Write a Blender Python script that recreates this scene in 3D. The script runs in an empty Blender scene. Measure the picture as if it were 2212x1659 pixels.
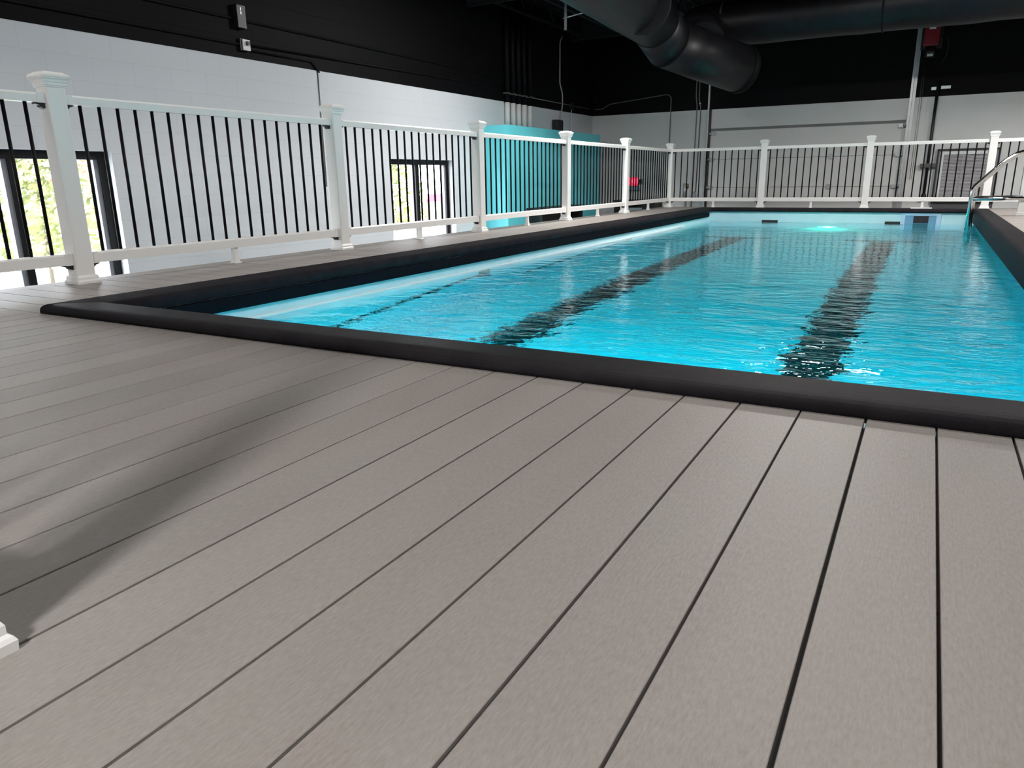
import bpy, bmesh, math, random
from mathutils import Matrix, Vector
random.seed(7)
SC = bpy.context.scene
COL = SC.collection
PI = math.pi

# ---------------------------------------------------------------- camera, world, exposure
cam_d = bpy.data.cameras.new('camera')
cam_d.sensor_fit = 'HORIZONTAL'; cam_d.sensor_width = 36.0
cam_d.lens = 36.0 * 1579.712 / 2212.0
cam_d.clip_start = 0.02; cam_d.clip_end = 300
cam_o = bpy.data.objects.new('camera', cam_d); COL.objects.link(cam_o)
yaw, pitch, roll = -0.5102, -0.2730, -0.0151
fw = Vector((math.sin(yaw)*math.cos(pitch), math.cos(yaw)*math.cos(pitch), math.sin(pitch)))
r0 = Vector((math.cos(yaw), -math.sin(yaw), 0)); u0 = r0.cross(fw)
rt = math.cos(roll)*r0 + math.sin(roll)*u0; up = -math.sin(roll)*r0 + math.cos(roll)*u0
M = Matrix.Identity(4)
for i in range(3):
    M[i][0] = rt[i]; M[i][1] = up[i]; M[i][2] = -fw[i]
M[0][3], M[1][3], M[2][3] = -0.218, -1.8299, 0.5548
cam_o.matrix_world = M
SC.camera = cam_o

SC.view_settings.view_transform = 'Standard'
SC.view_settings.look = 'None'
SC.view_settings.exposure = 0.32
SC.view_settings.gamma = 1.0
SC.view_settings.use_curve_mapping = False
SC.cycles.max_bounces = 10
SC.cycles.diffuse_bounces = 4
SC.cycles.glossy_bounces = 4
SC.cycles.transmission_bounces = 8
SC.cycles.transparent_max_bounces = 8
SC.cycles.sample_clamp_indirect = 25.0
SC.cycles.sample_clamp_direct = 0.0
SC.cycles.caustics_reflective = False
SC.cycles.caustics_refractive = True
SC.cycles.blur_glossy = 0.5
SC.cycles.use_denoising = True
SC.cycles.use_light_tree = False

W = bpy.data.worlds.new('daylight'); SC.world = W; W.use_nodes = True
wn = W.node_tree; wn.nodes.clear()
wo = wn.nodes.new('ShaderNodeOutputWorld'); wb = wn.nodes.new('ShaderNodeBackground')
sky = wn.nodes.new('ShaderNodeTexSky'); sky.sky_type = 'HOSEK_WILKIE'; sky.turbidity = 6.0; sky.ground_albedo = 0.5
sky.sun_direction = Vector((0.5, -0.4, 0.75)).normalized()
wb.inputs['Strength'].default_value = 60.0
hs = wn.nodes.new('ShaderNodeHueSaturation'); hs.inputs['Saturation'].default_value = .22
wn.links.new(sky.outputs[0], hs.inputs['Color']); wn.links.new(hs.outputs[0], wb.inputs[0]); wn.links.new(wb.outputs[0], wo.inputs[0])

LAMPS = [  # x, y, z, length along x, length along y, watts
    (0.10, -4.6, 3.15, 0.60, 0.60, 285),
    (-4.6, -3.8, 3.15, 0.60, 1.20, 34),
    (2.80, -2.6, 3.15, 0.60, 1.20, 30),
    (-5.2, 0.2, 3.15, 0.40, 1.20, 22),
    (-5.2, 3.4, 3.15, 0.40, 1.20, 18),
    (-4.3, 7.6, 3.22, 0.40, 1.20, 150),
    (-1.2, 7.4, 3.22, 1.20, 0.60, 200),
    (-0.6, 2.2, 3.22, 1.20, 0.60, 60),
    (2.60, 10.0, 3.22, 0.60, 1.20, 220),
]

# ---------------------------------------------------------------- materials
def mat(name, color=(.8,.8,.8), rough=.5, metal=0.0, spec=.5, **kw):
    m = bpy.data.materials.new(name); m.use_nodes = True
    b = m.node_tree.nodes['Principled BSDF']
    b.inputs['Base Color'].default_value = (*color, 1)
    b.inputs['Roughness'].default_value = rough
    b.inputs['Metallic'].default_value = metal
    b.inputs['Specular IOR Level'].default_value = spec
    for k, v in kw.items(): b.inputs[k].default_value = v
    return m
def nd(m, t): return m.node_tree.nodes.new(t)
def ln(m, a, b): m.node_tree.links.new(a, b)
def bsdf(m): return m.node_tree.nodes['Principled BSDF']
def coords(m, scale=(1,1,1), which='Object'):
    tc = nd(m, 'ShaderNodeTexCoord'); mp = nd(m, 'ShaderNodeMapping')
    mp.inputs['Scale'].default_value = scale
    ln(m, tc.outputs[which], mp.inputs['Vector']); return mp.outputs[0]
def noise(m, vec, scale, detail=3, rough=.5):
    n = nd(m, 'ShaderNodeTexNoise'); n.inputs['Scale'].default_value = scale
    n.inputs['Detail'].default_value = detail; n.inputs['Roughness'].default_value = rough
    ln(m, vec, n.inputs['Vector']); return n.outputs['Fac']
def ramp(m, fac, stops):
    r = nd(m, 'ShaderNodeValToRGB'); e = r.color_ramp.elements
    e[0].position, e[0].color = stops[0][0], (*stops[0][1], 1)
    e[1].position, e[1].color = stops[1][0], (*stops[1][1], 1)
    for p, c in stops[2:]:
        q = e.new(p); q.color = (*c, 1)
    ln(m, fac, r.inputs[0]); return r.outputs[0]
def mixc(m, fac, a, b, mode='MIX'):
    x = nd(m, 'ShaderNodeMix'); x.data_type = 'RGBA'; x.blend_type = mode
    for s, v in ((x.inputs[0], fac), (x.inputs[6], a), (x.inputs[7], b)):
        if hasattr(v, 'links'): ln(m, v, s)
        elif isinstance(v, (int, float)): s.default_value = v
        else: s.default_value = (*v, 1)
    return x.outputs[2]
def bump(m, h, strength, dist=.01, prev=None):
    b = nd(m, 'ShaderNodeBump'); b.inputs['Strength'].default_value = strength; b.inputs['Distance'].default_value = dist
    ln(m, h, b.inputs['Height'])
    if prev is not None: ln(m, prev, b.inputs['Normal'])
    return b.outputs[0]
def speckle(m, color, amt, scale, bstr=0.0, bdist=.002, stretch=(1,1,1)):
    v = coords(m, stretch); n = noise(m, v, scale, 4, .6)
    lo = tuple(c*(1-amt) for c in color); hi = tuple(c*(1+amt) for c in color)
    ln(m, ramp(m, n, [(.3, lo), (.7, hi)]), bsdf(m).inputs['Base Color'])
    if bstr: ln(m, bump(m, n, bstr, bdist), bsdf(m).inputs['Normal'])
    return m

MAT = {}
MAT['vinyl'] = mat('white_vinyl', (.80,.80,.79), .35)
MAT['baluster'] = mat('black_baluster', (.003,.003,.005), .45, spec=.15)
MAT['black_plastic'] = mat('black_plastic', (.010,.010,.012), .4)
MAT['white_plastic'] = mat('white_plastic', (.75,.76,.78), .4)
MAT['steel'] = mat('polished_steel', (.72,.72,.72), .10, 1.0)
MAT['galv'] = speckle(mat('galvanised_steel', (.42,.43,.44), .42, .85), (.42,.43,.44), .18, 40)
MAT['frame'] = mat('dark_window_frame', (.006,.006,.007), .45, spec=.25)
MAT['frame_edge'] = mat('grey_window_gasket', (.25,.26,.29), .4)
MAT['concrete'] = speckle(mat('grey_concrete', (.30,.30,.29), .8), (.30,.30,.29), .15, 6, .1)
MAT['turquoise'] = speckle(mat('turquoise_paint', (.13,.66,.74), .5), (.13,.66,.74), .04, 3)
MAT['benchblack'] = mat('black_laminate', (.008,.008,.009), .5)
MAT['greypanel'] = mat('grey_panel', (.09,.09,.095), .5)
MAT['duct'] = speckle(mat('black_duct', (.008,.008,.010), .42, spec=.22), (.008,.008,.010), .3, 5, .15, .02)
MAT['ceil'] = mat('black_ceiling', (.003,.003,.004), .8, spec=.2)
MAT['joist'] = mat('black_joist_paint', (.011,.011,.012), .6, spec=.3)
MAT['blackpaint'] = mat('black_wall_paint', (.0022,.0022,.0028), .65, spec=.12)
MAT['red'] = mat('red_enamel', (.20,.006,.010), .35)
MAT['brass'] = mat('brass', (.45,.30,.10), .3, .9)
MAT['valvegrey'] = mat('pale_grey_metal', (.45,.50,.53), .35, .4)

# composite decking: a mottled warm grey; the boards differ a little from one another
def deck_mat(name, along):
    m = mat(name, (.3,.28,.26), .52, spec=.35)
    st = (1, .25, 1) if along == 'y' else (.25, 1, 1)
    v = coords(m, st); v1 = coords(m)
    tc = nd(m, 'ShaderNodeTexCoord'); sep = nd(m, 'ShaderNodeSeparateXYZ'); ln(m, tc.outputs['Object'], sep.inputs[0])
    dv = nd(m, 'ShaderNodeMath'); dv.operation = 'DIVIDE'; dv.inputs[1].default_value = .1445
    ln(m, sep.outputs[0 if along == 'y' else 1], dv.inputs[0])
    fl = nd(m, 'ShaderNodeMath'); fl.operation = 'FLOOR'; ln(m, dv.outputs[0], fl.inputs[0])
    wh = nd(m, 'ShaderNodeTexWhiteNoise'); wh.noise_dimensions = '1D'; ln(m, fl.outputs[0], wh.inputs['W'])
    n1 = noise(m, v, 7, 4, .6); n2 = noise(m, v, 240, 3, .7); n3 = noise(m, v1, 2.2, 2)
    c = ramp(m, n1, [(.3, (.232,.204,.186)), (.7, (.272,.254,.237))])
    c = mixc(m, .35, c, ramp(m, n3, [(.35, (.262,.224,.205)), (.65, (.238,.234,.222))]))
    c = mixc(m, .16, c, ramp(m, n2, [(.3, (.08,.07,.06)), (.7, (.55,.52,.50))]))
    c = mixc(m, .10, c, ramp(m, wh.outputs[0], [(0, (.12,.11,.10)), (1, (.50,.46,.44))]))
    ln(m, c, bsdf(m).inputs['Base Color'])
    vs = coords(m, (1,.04,1) if along == 'y' else (.04,1,1))
    g = noise(m, vs, 300, 2); b1 = bump(m, g, .16, .002)
    ln(m, bump(m, n2, .14, .002, b1), bsdf(m).inputs['Normal'])
    return m
MAT['deck_y'] = deck_mat('composite_deck_lengthwise', 'y')
MAT['deck_x'] = deck_mat('composite_deck_crosswise', 'x')

m = mat('black_rubber_coping', (.02,.018,.02), .50, spec=.04)
v = coords(m); n1 = noise(m, v, 330, 3, .7); n2 = noise(m, v, 9, 3)
ln(m, ramp(m, n2, [(.3, (.016,.014,.017)), (.7, (.026,.023,.027))]), bsdf(m).inputs['Base Color'])
ln(m, bump(m, n1, .75, .006), bsdf(m).inputs['Normal']); MAT['coping'] = m
MAT['track'] = mat('navy_cover_track', (.003,.004,.007), .7, spec=.06)

m = mat('pool_liner', (.52,.74,.80), .35)
v = coords(m); n = noise(m, v, 5, 4, .6)
ln(m, ramp(m, n, [(.3, (.48,.71,.78)), (.7, (.55,.77,.83))]), bsdf(m).inputs['Base Color']); MAT['liner'] = m
MAT['stripe'] = mat('black_lane_stripe', (.012,.012,.014), .5)
MAT['ledge'] = mat('white_ledge_plastic', (.70,.78,.80), .35)
MAT['skimmer'] = mat('pale_blue_plastic', (.42,.58,.74), .35)
MAT['plate'] = mat('pale_grey_plate', (.72,.71,.71), .5)

# water: glass with a ripple bump and a blue-green absorbing body
m = bpy.data.materials.new('pool_water'); m.use_nodes = True; t = m.node_tree; t.nodes.clear()
out = t.nodes.new('ShaderNodeOutputMaterial'); gl = t.nodes.new('ShaderNodeBsdfGlass')
gl.inputs['IOR'].default_value = 1.333; gl.inputs['Roughness'].default_value = 0.0
va = t.nodes.new('ShaderNodeVolumeAbsorption'); va.inputs['Color'].default_value = (.0,.94,.98,1); va.inputs['Density'].default_value = 1.25
w1 = noise(m, coords(m, (.8,1.25,1)), 3.2, 2, .45); w2 = noise(m, coords(m, (1,1.6,1)), 9, 2, .5)
w3 = noise(m, coords(m, (1,1.8,1)), 26, 2, .5)
# the surface is livelier at the near end and calms toward the far end
tcw = nd(m, 'ShaderNodeTexCoord'); sw = nd(m, 'ShaderNodeSeparateXYZ'); ln(m, tcw.outputs['Object'], sw.inputs[0])
mr = nd(m, 'ShaderNodeMapRange'); ln(m, sw.outputs[1], mr.inputs['Value'])
for k, q in (('From Min', .8), ('From Max', 5.5), ('To Min', .52), ('To Max', .16)): mr.inputs[k].default_value = q
prev = None
for h, dist in ((w1, .050), (w2, .020), (w3, .0038)):
    b = nd(m, 'ShaderNodeBump'); b.inputs['Distance'].default_value = dist
    ln(m, mr.outputs[0], b.inputs['Strength']); ln(m, h, b.inputs['Height'])
    if prev is not None: ln(m, prev, b.inputs['Normal'])
    prev = b.outputs[0]
ln(m, prev, gl.inputs['Normal'])
t.links.new(gl.outputs[0], out.inputs['Surface']); t.links.new(va.outputs[0], out.inputs['Volume'])
MAT['water'] = m

# painted block wall, white below and black above the paint line
def block_mat(name, color, ax, spec=.4):
    m = mat(name, color, .6, spec=spec)
    tc = nd(m, 'ShaderNodeTexCoord'); sep = nd(m, 'ShaderNodeSeparateXYZ'); ln(m, tc.outputs['Object'], sep.inputs[0])
    cb = nd(m, 'ShaderNodeCombineXYZ'); ln(m, sep.outputs[ax], cb.inputs[0]); ln(m, sep.outputs[2], cb.inputs[1])
    mp = nd(m, 'ShaderNodeMapping'); mp.inputs['Location'].default_value = (-2.178+.41*20, -1.665+.206*60, 0)
    ln(m, cb.outputs[0], mp.inputs[0])
    br = nd(m, 'ShaderNodeTexBrick'); br.inputs['Scale'].default_value = 1.0
    br.inputs['Brick Width'].default_value = .41; br.inputs['Row Height'].default_value = .206
    br.inputs['Mortar Size'].default_value = .0035; br.inputs['Mortar Smooth'].default_value = .5
    hi = tuple(c*1.003 for c in color); lo = tuple(c*.992 for c in color)
    br.inputs['Color1'].default_value = (*hi, 1); br.inputs['Color2'].default_value = (*lo, 1)
    br.inputs['Mortar'].default_value = (*[c*.93 for c in color], 1)
    ln(m, mp.outputs[0], br.inputs['Vector']); ln(m, br.outputs['Color'], bsdf(m).inputs['Base Color'])
    n = noise(m, coords(m), 60, 3)
    inv = nd(m, 'ShaderNodeMath'); inv.operation = 'SUBTRACT'; inv.inputs[0].default_value = 1; ln(m, br.outputs['Fac'], inv.inputs[1])
    ln(m, bump(m, n, .06, .004, bump(m, inv.outputs[0], .35, .003)), bsdf(m).inputs['Normal'])
    return m
MAT['wall_white_l'] = block_mat('white_painted_block', (.66,.70,.74), 1)
MAT['wall_black_l'] = block_mat('black_painted_block', (.0022,.0022,.0030), 1, .12)
MAT['wall_white_b'] = speckle(mat('white_painted_wall', (.70,.71,.71), .55), (.70,.71,.71), .03, 2)
MAT['door_white'] = mat('white_door_panel', (.70,.70,.69), .4)
MAT['door_seam'] = mat('grey_door_seam', (.20,.20,.20), .6)
MAT['jamb'] = mat('white_reveal', (.80,.82,.84), .5)

# window glass: clear with a weak mirror
m = bpy.data.materials.new('window_glass'); m.use_nodes = True; t = m.node_tree; t.nodes.clear()
out = t.nodes.new('ShaderNodeOutputMaterial'); mx = t.nodes.new('ShaderNodeMixShader'); mx.inputs[0].default_value = .06
tr = t.nodes.new('ShaderNodeBsdfTransparent'); gg = t.nodes.new('ShaderNodeBsdfGlossy'); gg.inputs['Roughness'].default_value = .02
t.links.new(tr.outputs[0], mx.inputs[1]); t.links.new(gg.outputs[0], mx.inputs[2]); t.links.new(mx.outputs[0], out.inputs[0])
MAT['glass'] = m
def emit(name, color, s):
    m = mat(name, color, .5); b = bsdf(m)
    b.inputs['Emission Color'].default_value = (*color, 1); b.inputs['Emission Strength'].default_value = s
    return m
MAT['exit_face'] = emit('red_lit_sign_face', (.85,.03,.09), .75)
MAT['exit_letter'] = emit('bright_red_letter', (1.0,.10,.18), 1.5)
MAT['pool_led'] = emit('green_pool_lamp', (.10,1.0,.42), 60)
MAT['pool_led_core'] = emit('white_pool_lamp', (.8,1.0,.9), 160)
MAT['lamp_face'] = emit('lamp_diffuser', (1,.97,.93), 3)
MAT['tiny_led'] = emit('white_indicator', (.9,.95,1), .6)
# outdoors
MAT['grass'] = speckle(mat('grass', (.30,.42,.18), .9), (.50,.54,.40), .3, 3)
MAT['paving'] = speckle(mat('pale_paving', (.60,.60,.60), .9), (.60,.60,.60), .1, 2)
MAT['leaf'] = speckle(mat('yellow_green_leaves', (.24,.27,.11), .9), (.24,.27,.11), .6, 4)
MAT['leaf2'] = speckle(mat('russet_leaves', (.36,.20,.13), .9), (.36,.20,.13), .5, 4)
MAT['bark'] = mat('bark', (.14,.11,.09), .9)
MAT['banner'] = mat('pink_red_board', (.30,.035,.09), .8)

# ---------------------------------------------------------------- mesh helpers
def box(bm, x0, x1, y0, y1, z0, z1, bev=0.0, mi=0):
    r = bmesh.ops.create_cube(bm, size=1.0)
    vs = r['verts']
    for v in vs:
        v.co = Vector(((x0+x1)/2 + v.co.x*(x1-x0), (y0+y1)/2 + v.co.y*(y1-y0), (z0+z1)/2 + v.co.z*(z1-z0)))
    fs = set(f for v in vs for f in v.link_faces)
    for f in fs: f.material_index = mi
    if bev > 0:
        es = list(set(e for v in vs for e in v.link_edges))
        bmesh.ops.bevel(bm, geom=es, offset=bev, segments=2, affect='EDGES', profile=.6)
def frames(pts):
    T = []
    n = len(pts)
    for i in range(n):
        a = pts[max(0, i-1)]; b = pts[min(n-1, i+1)]
        T.append((b-a).normalized())
    ref = Vector((0,0,1)) if abs(T[0].z) < .9 else Vector((1,0,0))
    N = [(ref - T[0]*ref.dot(T[0])).normalized()]
    for i in range(1, n):
        v = N[-1] - T[i]*N[-1].dot(T[i])
        N.append(v.normalized())
    return T, N
def tube(bm, pts, rad, seg=12, caps=True, smooth=True, mi=0):
    pts = [Vector(p) for p in pts]; T, N = frames(pts)
    rs = rad if isinstance(rad, (list, tuple)) else [rad]*len(pts)
    rings = []
    for p, t_, n_, r in zip(pts, T, N, rs):
        b = t_.cross(n_)
        rings.append([bm.verts.new(p + (n_*math.cos(2*PI*k/seg) + b*math.sin(2*PI*k/seg))*r) for k in range(seg)])
    for a, b in zip(rings, rings[1:]):
        for k in range(seg):
            f = bm.faces.new((a[k], a[(k+1) % seg], b[(k+1) % seg], b[k])); f.smooth = smooth; f.material_index = mi
    if caps:
        for rg, rev in ((rings[0], True), (rings[-1], False)):
            f = bm.faces.new(list(reversed(rg)) if rev else rg); f.material_index = mi
def fillet(pts, rad, n=6):
    pts = [Vector(p) for p in pts]; out = [pts[0]]
    for i in range(1, len(pts)-1):
        a, b, c = pts[i-1], pts[i], pts[i+1]
        d1 = (a-b); d2 = (c-b); r = min(rad, d1.length*.49, d2.length*.49)
        p1 = b + d1.normalized()*r; p2 = b + d2.normalized()*r
        for k in range(n+1):
            s = k/n
            out.append(p1*(1-s)**2 + b*2*s*(1-s) + p2*s*s)
    out.append(pts[-1]); return out
def square_lathe(bm, prof, cx=0, cy=0):
    rings = []
    for h, z in prof:
        rings.append([bm.verts.new((cx+sx*h, cy+sy*h, z)) for sx, sy in ((-1,-1),(1,-1),(1,1),(-1,1))])
    for a, b in zip(rings, rings[1:]):
        for k in range(4): bm.faces.new((a[k], a[(k+1) % 4], b[(k+1) % 4], b[k]))
    bm.faces.new(list(reversed(rings[0]))); bm.faces.new(rings[-1])
def prism(bm, prof, axis, a, b, smooth=False):
    """profile of 2D points swept along axis from a to b"""
    def P(q, w):
        if axis == 'x': return (w, q[0], q[1])
        if axis == 'y': return (q[0], w, q[1])
        return (q[0], q[1], w)
    A = [bm.verts.new(P(q, a)) for q in prof]; B = [bm.verts.new(P(q, b)) for q in prof]
    n = len(prof)
    for k in range(n):
        f = bm.faces.new((A[k], A[(k+1) % n], B[(k+1) % n], B[k])); f.smooth = smooth
    bm.faces.new(list(reversed(A))); bm.faces.new(B)
def disc_ring(bm, c, n, r0_, r1_, th, seg=24):
    c = Vector(c); n = Vector(n).normalized()
    tube(bm, [c - n*th/2, c + n*th/2], r1_, seg)
def obj(name, bm, mats, parent=None, loc=None, recalc=True):
    if recalc: bmesh.ops.recalc_face_normals(bm, faces=bm.faces)
    me = bpy.data.meshes.new(name); bm.to_mesh(me); bm.free()
    for mm in (mats if isinstance(mats, (list, tuple)) else [mats]): me.materials.append(mm)
    o = bpy.data.objects.new(name, me); COL.objects.link(o)
    if parent is not None: o.parent = parent
    if loc is not None: o.location = loc
    return o
def B(): return bmesh.new()
def quick(name, boxes, m, parent=None, bev=0.0):
    bm = B()
    for b in boxes: box(bm, *b, bev=bev)
    return obj(name, bm, m, parent)
def tag(o, label, cat, group=None, kind=None):
    o['label'] = label; o['category'] = cat
    if group: o['group'] = group
    if kind: o['kind'] = kind
    return o
def empty(name, loc, label, cat, group=None):
    o = bpy.data.objects.new(name, None); o.empty_display_size = .1; COL.objects.link(o); o.location = loc
    return tag(o, label, cat, group)
def struct(o):
    o['kind'] = 'structure'; return o
def sempty(name, loc=(0,0,0)):
    o = bpy.data.objects.new(name, None); o.empty_display_size = .1; COL.objects.link(o); o.location = loc
    return struct(o)

# ================================================================= the room
XW, YB, YF, XR, ZF, ZP, ZC = -7.0, 14.14, -7.0, 6.0, -1.43, 1.875, 3.62
struct(quick('floor', [(XW-.2, XR+.2, YF-.2, YB+.2, ZF-.15, ZF)], MAT['concrete']))
struct(quick('ceiling', [(XW-.2, XR+.2, YF-.2, YB+.2, ZC, ZC+.12)], MAT['ceil']))
WINS = [(-4.86, -3.22), (0.985, 2.645), (6.825, 8.485)]
WZ0, WZ1, WD = -0.95, 0.862, 0.24
def wall_pieces(bm, x0, x1, holes, z0, z1):
    ys = YF-.2; segs = []
    for a, b in holes:
        segs.append((ys, a)); ys = b
    segs.append((ys, YB+.2))
    for a, b in segs: box(bm, x0, x1, a, b, z0, ZP)
    for a, b in holes:
        box(bm, x0, x1, a, b, z0, WZ0); box(bm, x0, x1, a, b, WZ1, ZP)
bm = B(); wall_pieces(bm, XW-WD, XW, WINS, ZF, ZC); box(bm, XW-WD, XW, YF-.2, YB+.2, ZP, ZC, mi=1)
struct(obj('wall_left', bm, [MAT['wall_white_l'], MAT['wall_black_l']]))
DX0, DX1 = -4.37, -0.775
bm = B()
box(bm, XW, DX0, YB, YB+.2, ZF, ZP); box(bm, DX1, XR+.2, YB, YB+.2, ZF, ZP)
box(bm, DX0, DX1, YB+.12, YB+.2, ZF, ZP)
box(bm, XW, XR+.2, YB, YB+.2, ZP, ZC, mi=1)
struct(obj('wall_back', bm, [MAT['wall_white_b'], MAT['blackpaint']]))
bm = B(); box(bm, XR, XR+.2, YF-.2, YB, ZF, ZP); box(bm, XR, XR+.2, YF-.2, YB, ZP, ZC, mi=1)
struct(obj('wall_right', bm, [MAT['wall_white_b'], MAT['blackpaint']]))
bm = B(); box(bm, XW, XR, YF-.2, YF, ZF, ZP); box(bm, XW, XR, YF-.2, YF, ZP, ZC, mi=1)
struct(obj('wall_front', bm, [MAT['wall_white_b'], MAT['blackpaint']]))

# windows in the left wall
for i, (a, b) in enumerate(WINS):
    w = sempty('window_%d' % (i+1), (XW-.16, a, WZ0))
    ox, oy, oz = w.location
    h = WZ1-WZ0; L = b-a; fx0, fx1 = -.05, .05
    f = .065
    bm = B()
    box(bm, fx0, fx1, 0, f, 0, h, .004); box(bm, fx0, fx1, L-f, L, 0, h, .004)
    box(bm, fx0, fx1, f, L-f, h-f*1.15, h, .004); box(bm, fx0, fx1, f, L-f, 0, f, .004)
    obj('window_frame', bm, MAT['frame'], w)
    mid = L*.49
    obj_m = quick('window_mullion', [(fx0, fx1, mid-.03, mid+.03, f, h-f*1.15)], MAT['frame'], w)
    g = []
    for y0, y1 in ((f, mid-.03), (mid+.03, L-f)):
        g += [(fx0+.005, fx1-.02, y0, y0+.012, f, h-f*1.15), (fx0+.005, fx1-.02, y1-.045, y1, f, h-f*1.15)]
    quick('window_gasket', g, MAT['frame_edge'], w)
    for y0, y1 in ((f, mid-.03), (mid+.03, L-f)):
        quick('pane', [(-.02, -.012, y0, y1, f, h-f*1.15)], MAT['glass'], w)
    # light the sky gives through this opening is sampled through a portal
    ld = bpy.data.lights.new('window_portal', 'AREA'); ld.shape = 'RECTANGLE'; ld.size = h; ld.size_y = L
    ld.cycles.is_portal = True
    lo = bpy.data.objects.new('window_portal', ld); COL.objects.link(lo)
    lo.location = (XW-.27, (a+b)/2, (WZ0+WZ1)/2); lo.rotation_euler = (0, -PI/2, 0)

# ---------------------------------------------------------------- deck
PIT, GAP, TH = .1445, .0055, .025
def board_y(bm, x0, x1, y0, y1):   # one board lengthwise along Y with eased top edges
    e = .0010
    prism(bm, [(x0, -TH), (x1, -TH), (x1, -e), (x1-e, 0), (x0+e, 0), (x0, -e)], 'y', y0, y1)
def board_x(bm, y0, y1, x0, x1):
    e = .0010
    prism(bm, [(y0, -TH), (y1, -TH), (y1, -e), (y1-e, 0), (y0+e, 0), (y0, -e)], 'x', x0, x1)
PX0, PX1, PY0, PY1 = -3.69, 0.56, 0.0, 11.15       # outer line of the coping
DXL, DYN, DYF, DXR = -4.66, -4.2, 12.25, 3.0
bm = B()
gaps = {-21: .005}
for j in range(-20, 34):
    x1 = -j*PIT; x0 = x1-PIT
    g0 = random.choice([.0045,.005,.0055,.006])
    gaps[j] = g0
    if x0 > DXR or x1 < DXL-.2: continue
    board_y(bm, max(x0+gaps.get(j, GAP)/2, DXL), min(x1-gaps.get(j-1, GAP)/2, DXR), DYN, -.002)
struct(obj('pool_deck', bm, MAT['deck_y']))
bm = B()
n = int((DYF-0)/PIT)+1
for k in range(n):
    y0 = k*PIT+GAP/2; y1 = min((k+1)*PIT-GAP/2, DYF)
    if y1 <= PY1+.05:
        board_x(bm, y0, y1, DXL+.075, PX0+.12); board_x(bm, y0, y1, PX1-.12, DXR)
    else:
        board_x(bm, max(y0, 0), y1, DXL+.075, DXR)
board_y(bm, DXL-.07, DXL+.07, 0.003, DYF)
struct(obj('pool_deck_border', bm, MAT['deck_x']))
# joists and skirt that carry the boards; an added black sheet darkens the gaps
bm = B()
for q in ((DXL+.05, DXR, DYN, .018), (DXL+.05, PX0+.1, .018, DYF-.06), (PX1-.1, DXR, .018, DYF-.06), (PX0+.1, PX1-.1, PY1-.1, DYF-.06)): box(bm, *q, -TH-.012, -TH-.004)
box(bm, DXL, DXL+.04, DYN, DYF, -.28, -TH); box(bm, DXL, DXR, DYF-.05, DYF, -.28, -TH)
for k in range(9):
    y = DYN+.2+k*.46; box(bm, DXL+.05, DXR, y, y+.04, -.22, -TH-.001)
for x in (DXL+.3, DXL+.75): box(bm, x, x+.04, .02, DYF-.06, -.22, -TH-.001)
for x in (PX1+.25, PX1+.9, PX1+1.6): box(bm, x, x+.04, .02, DYF-.06, -.22, -TH-.001)
for x in (DXL+.02, -3.75, -2.2, -.7, .62, 2.9):
    for y in ((DYN+.1, -1.9, -.1) if -3.7 < x < .6 else (DYN+.1, -1.9, -.1, 2.4, 4.8, 7.2, 9.6, 12.15)):
        box(bm, x, x+.09, y, y+.09, ZF, -.22)
struct(obj('deck_framing', bm, MAT['joist']))

# ---------------------------------------------------------------- pool
pool = empty('swimming_pool', (-1.55, 5.5, ZF), 'long in-deck lap pool with pale blue liner and black coping', 'pool')
pl = Vector(pool.location)
def pobj(name, bm, m, parent=None):      # geometry is written in room coordinates
    for v in bm.verts: v.co -= pl
    return obj(name, bm, m, parent or pool)
def pquick(name, boxes, m, parent=None, bev=0.0):
    bm = B()
    for b in boxes: box(bm, *b, bev=bev)
    return pobj(name, bm, m, parent)
IX0, IX1, IY0, IY1, ZFL, ZW = -3.45, 0.40, 0.10, 10.93, -1.375, -0.175
bm = B()
box(bm, IX0-.1, IX1+.1, IY0-.08, IY1+.1, ZFL-.05, ZFL)
box(bm, IX0-.1, IX0, IY0-.08, IY1+.1, ZFL, -.005); box(bm, IX1, IX1+.1, IY0-.08, IY1+.1, ZFL, -.005)
box(bm, IX0, IX1, IY0-.08, IY0, ZFL, -.005); box(bm, IX0, IX1, IY1, IY1+.1, ZFL, -.005)
shell = pobj('shell', bm, MAT['liner'])
# coping: a rounded black bar on each side, deeper dark face down to the liner on the left
def nose(w, zt, drop, rnd=.03):
    pr = [(0, -.004), (0, .012)]
    for k in range(1, 6):
        a = k/5*PI/2; pr.append((.045*(1-math.cos(a)), .012+(zt-.012)*math.sin(a)))
    for k in range(0, 6):
        a = k/5*PI/2; pr.append((w-rnd+rnd*math.sin(a), zt-rnd+rnd*math.cos(a)))
    pr += [(w, zt-drop+.012), (w-.010, zt-drop), (w-.06, zt-drop), (w-.06, -.004)]
    return pr
ZT = .042
WL, WN, WFAR, WR = .275, .185, .26, .205
def coping(axis, base, sgn, a, b, w, drop, miter_a, miter_b):
    """bar swept along an axis with mitred ends"""
    pr = nose(w, ZT, drop); bm = B(); A = []; Bv = []
    for q, z in pr:
        ca = a + miter_a*q; cb = b - miter_b*q
        if axis == 'x': A.append(bm.verts.new((ca, base+sgn*q, z))); Bv.append(bm.verts.new((cb, base+sgn*q, z)))
        else: A.append(bm.verts.new((base+sgn*q, ca, z))); Bv.append(bm.verts.new((base+sgn*q, cb, z)))
    n = len(pr)
    for k in range(n):
        f = bm.faces.new((A[k], A[(k+1) % n], Bv[(k+1) % n], Bv[k])); f.smooth = True
    bm.faces.new(A); bm.faces.new(Bv)
    return pobj('coping', bm, MAT['coping'])
coping('x', PY0, 1, PX0, PX1, WN, .075, WL/WN, WR/WN)
coping('x', PY1, -1, PX0, PX1, WFAR, .060, WL/WFAR, WR/WFAR)
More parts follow.
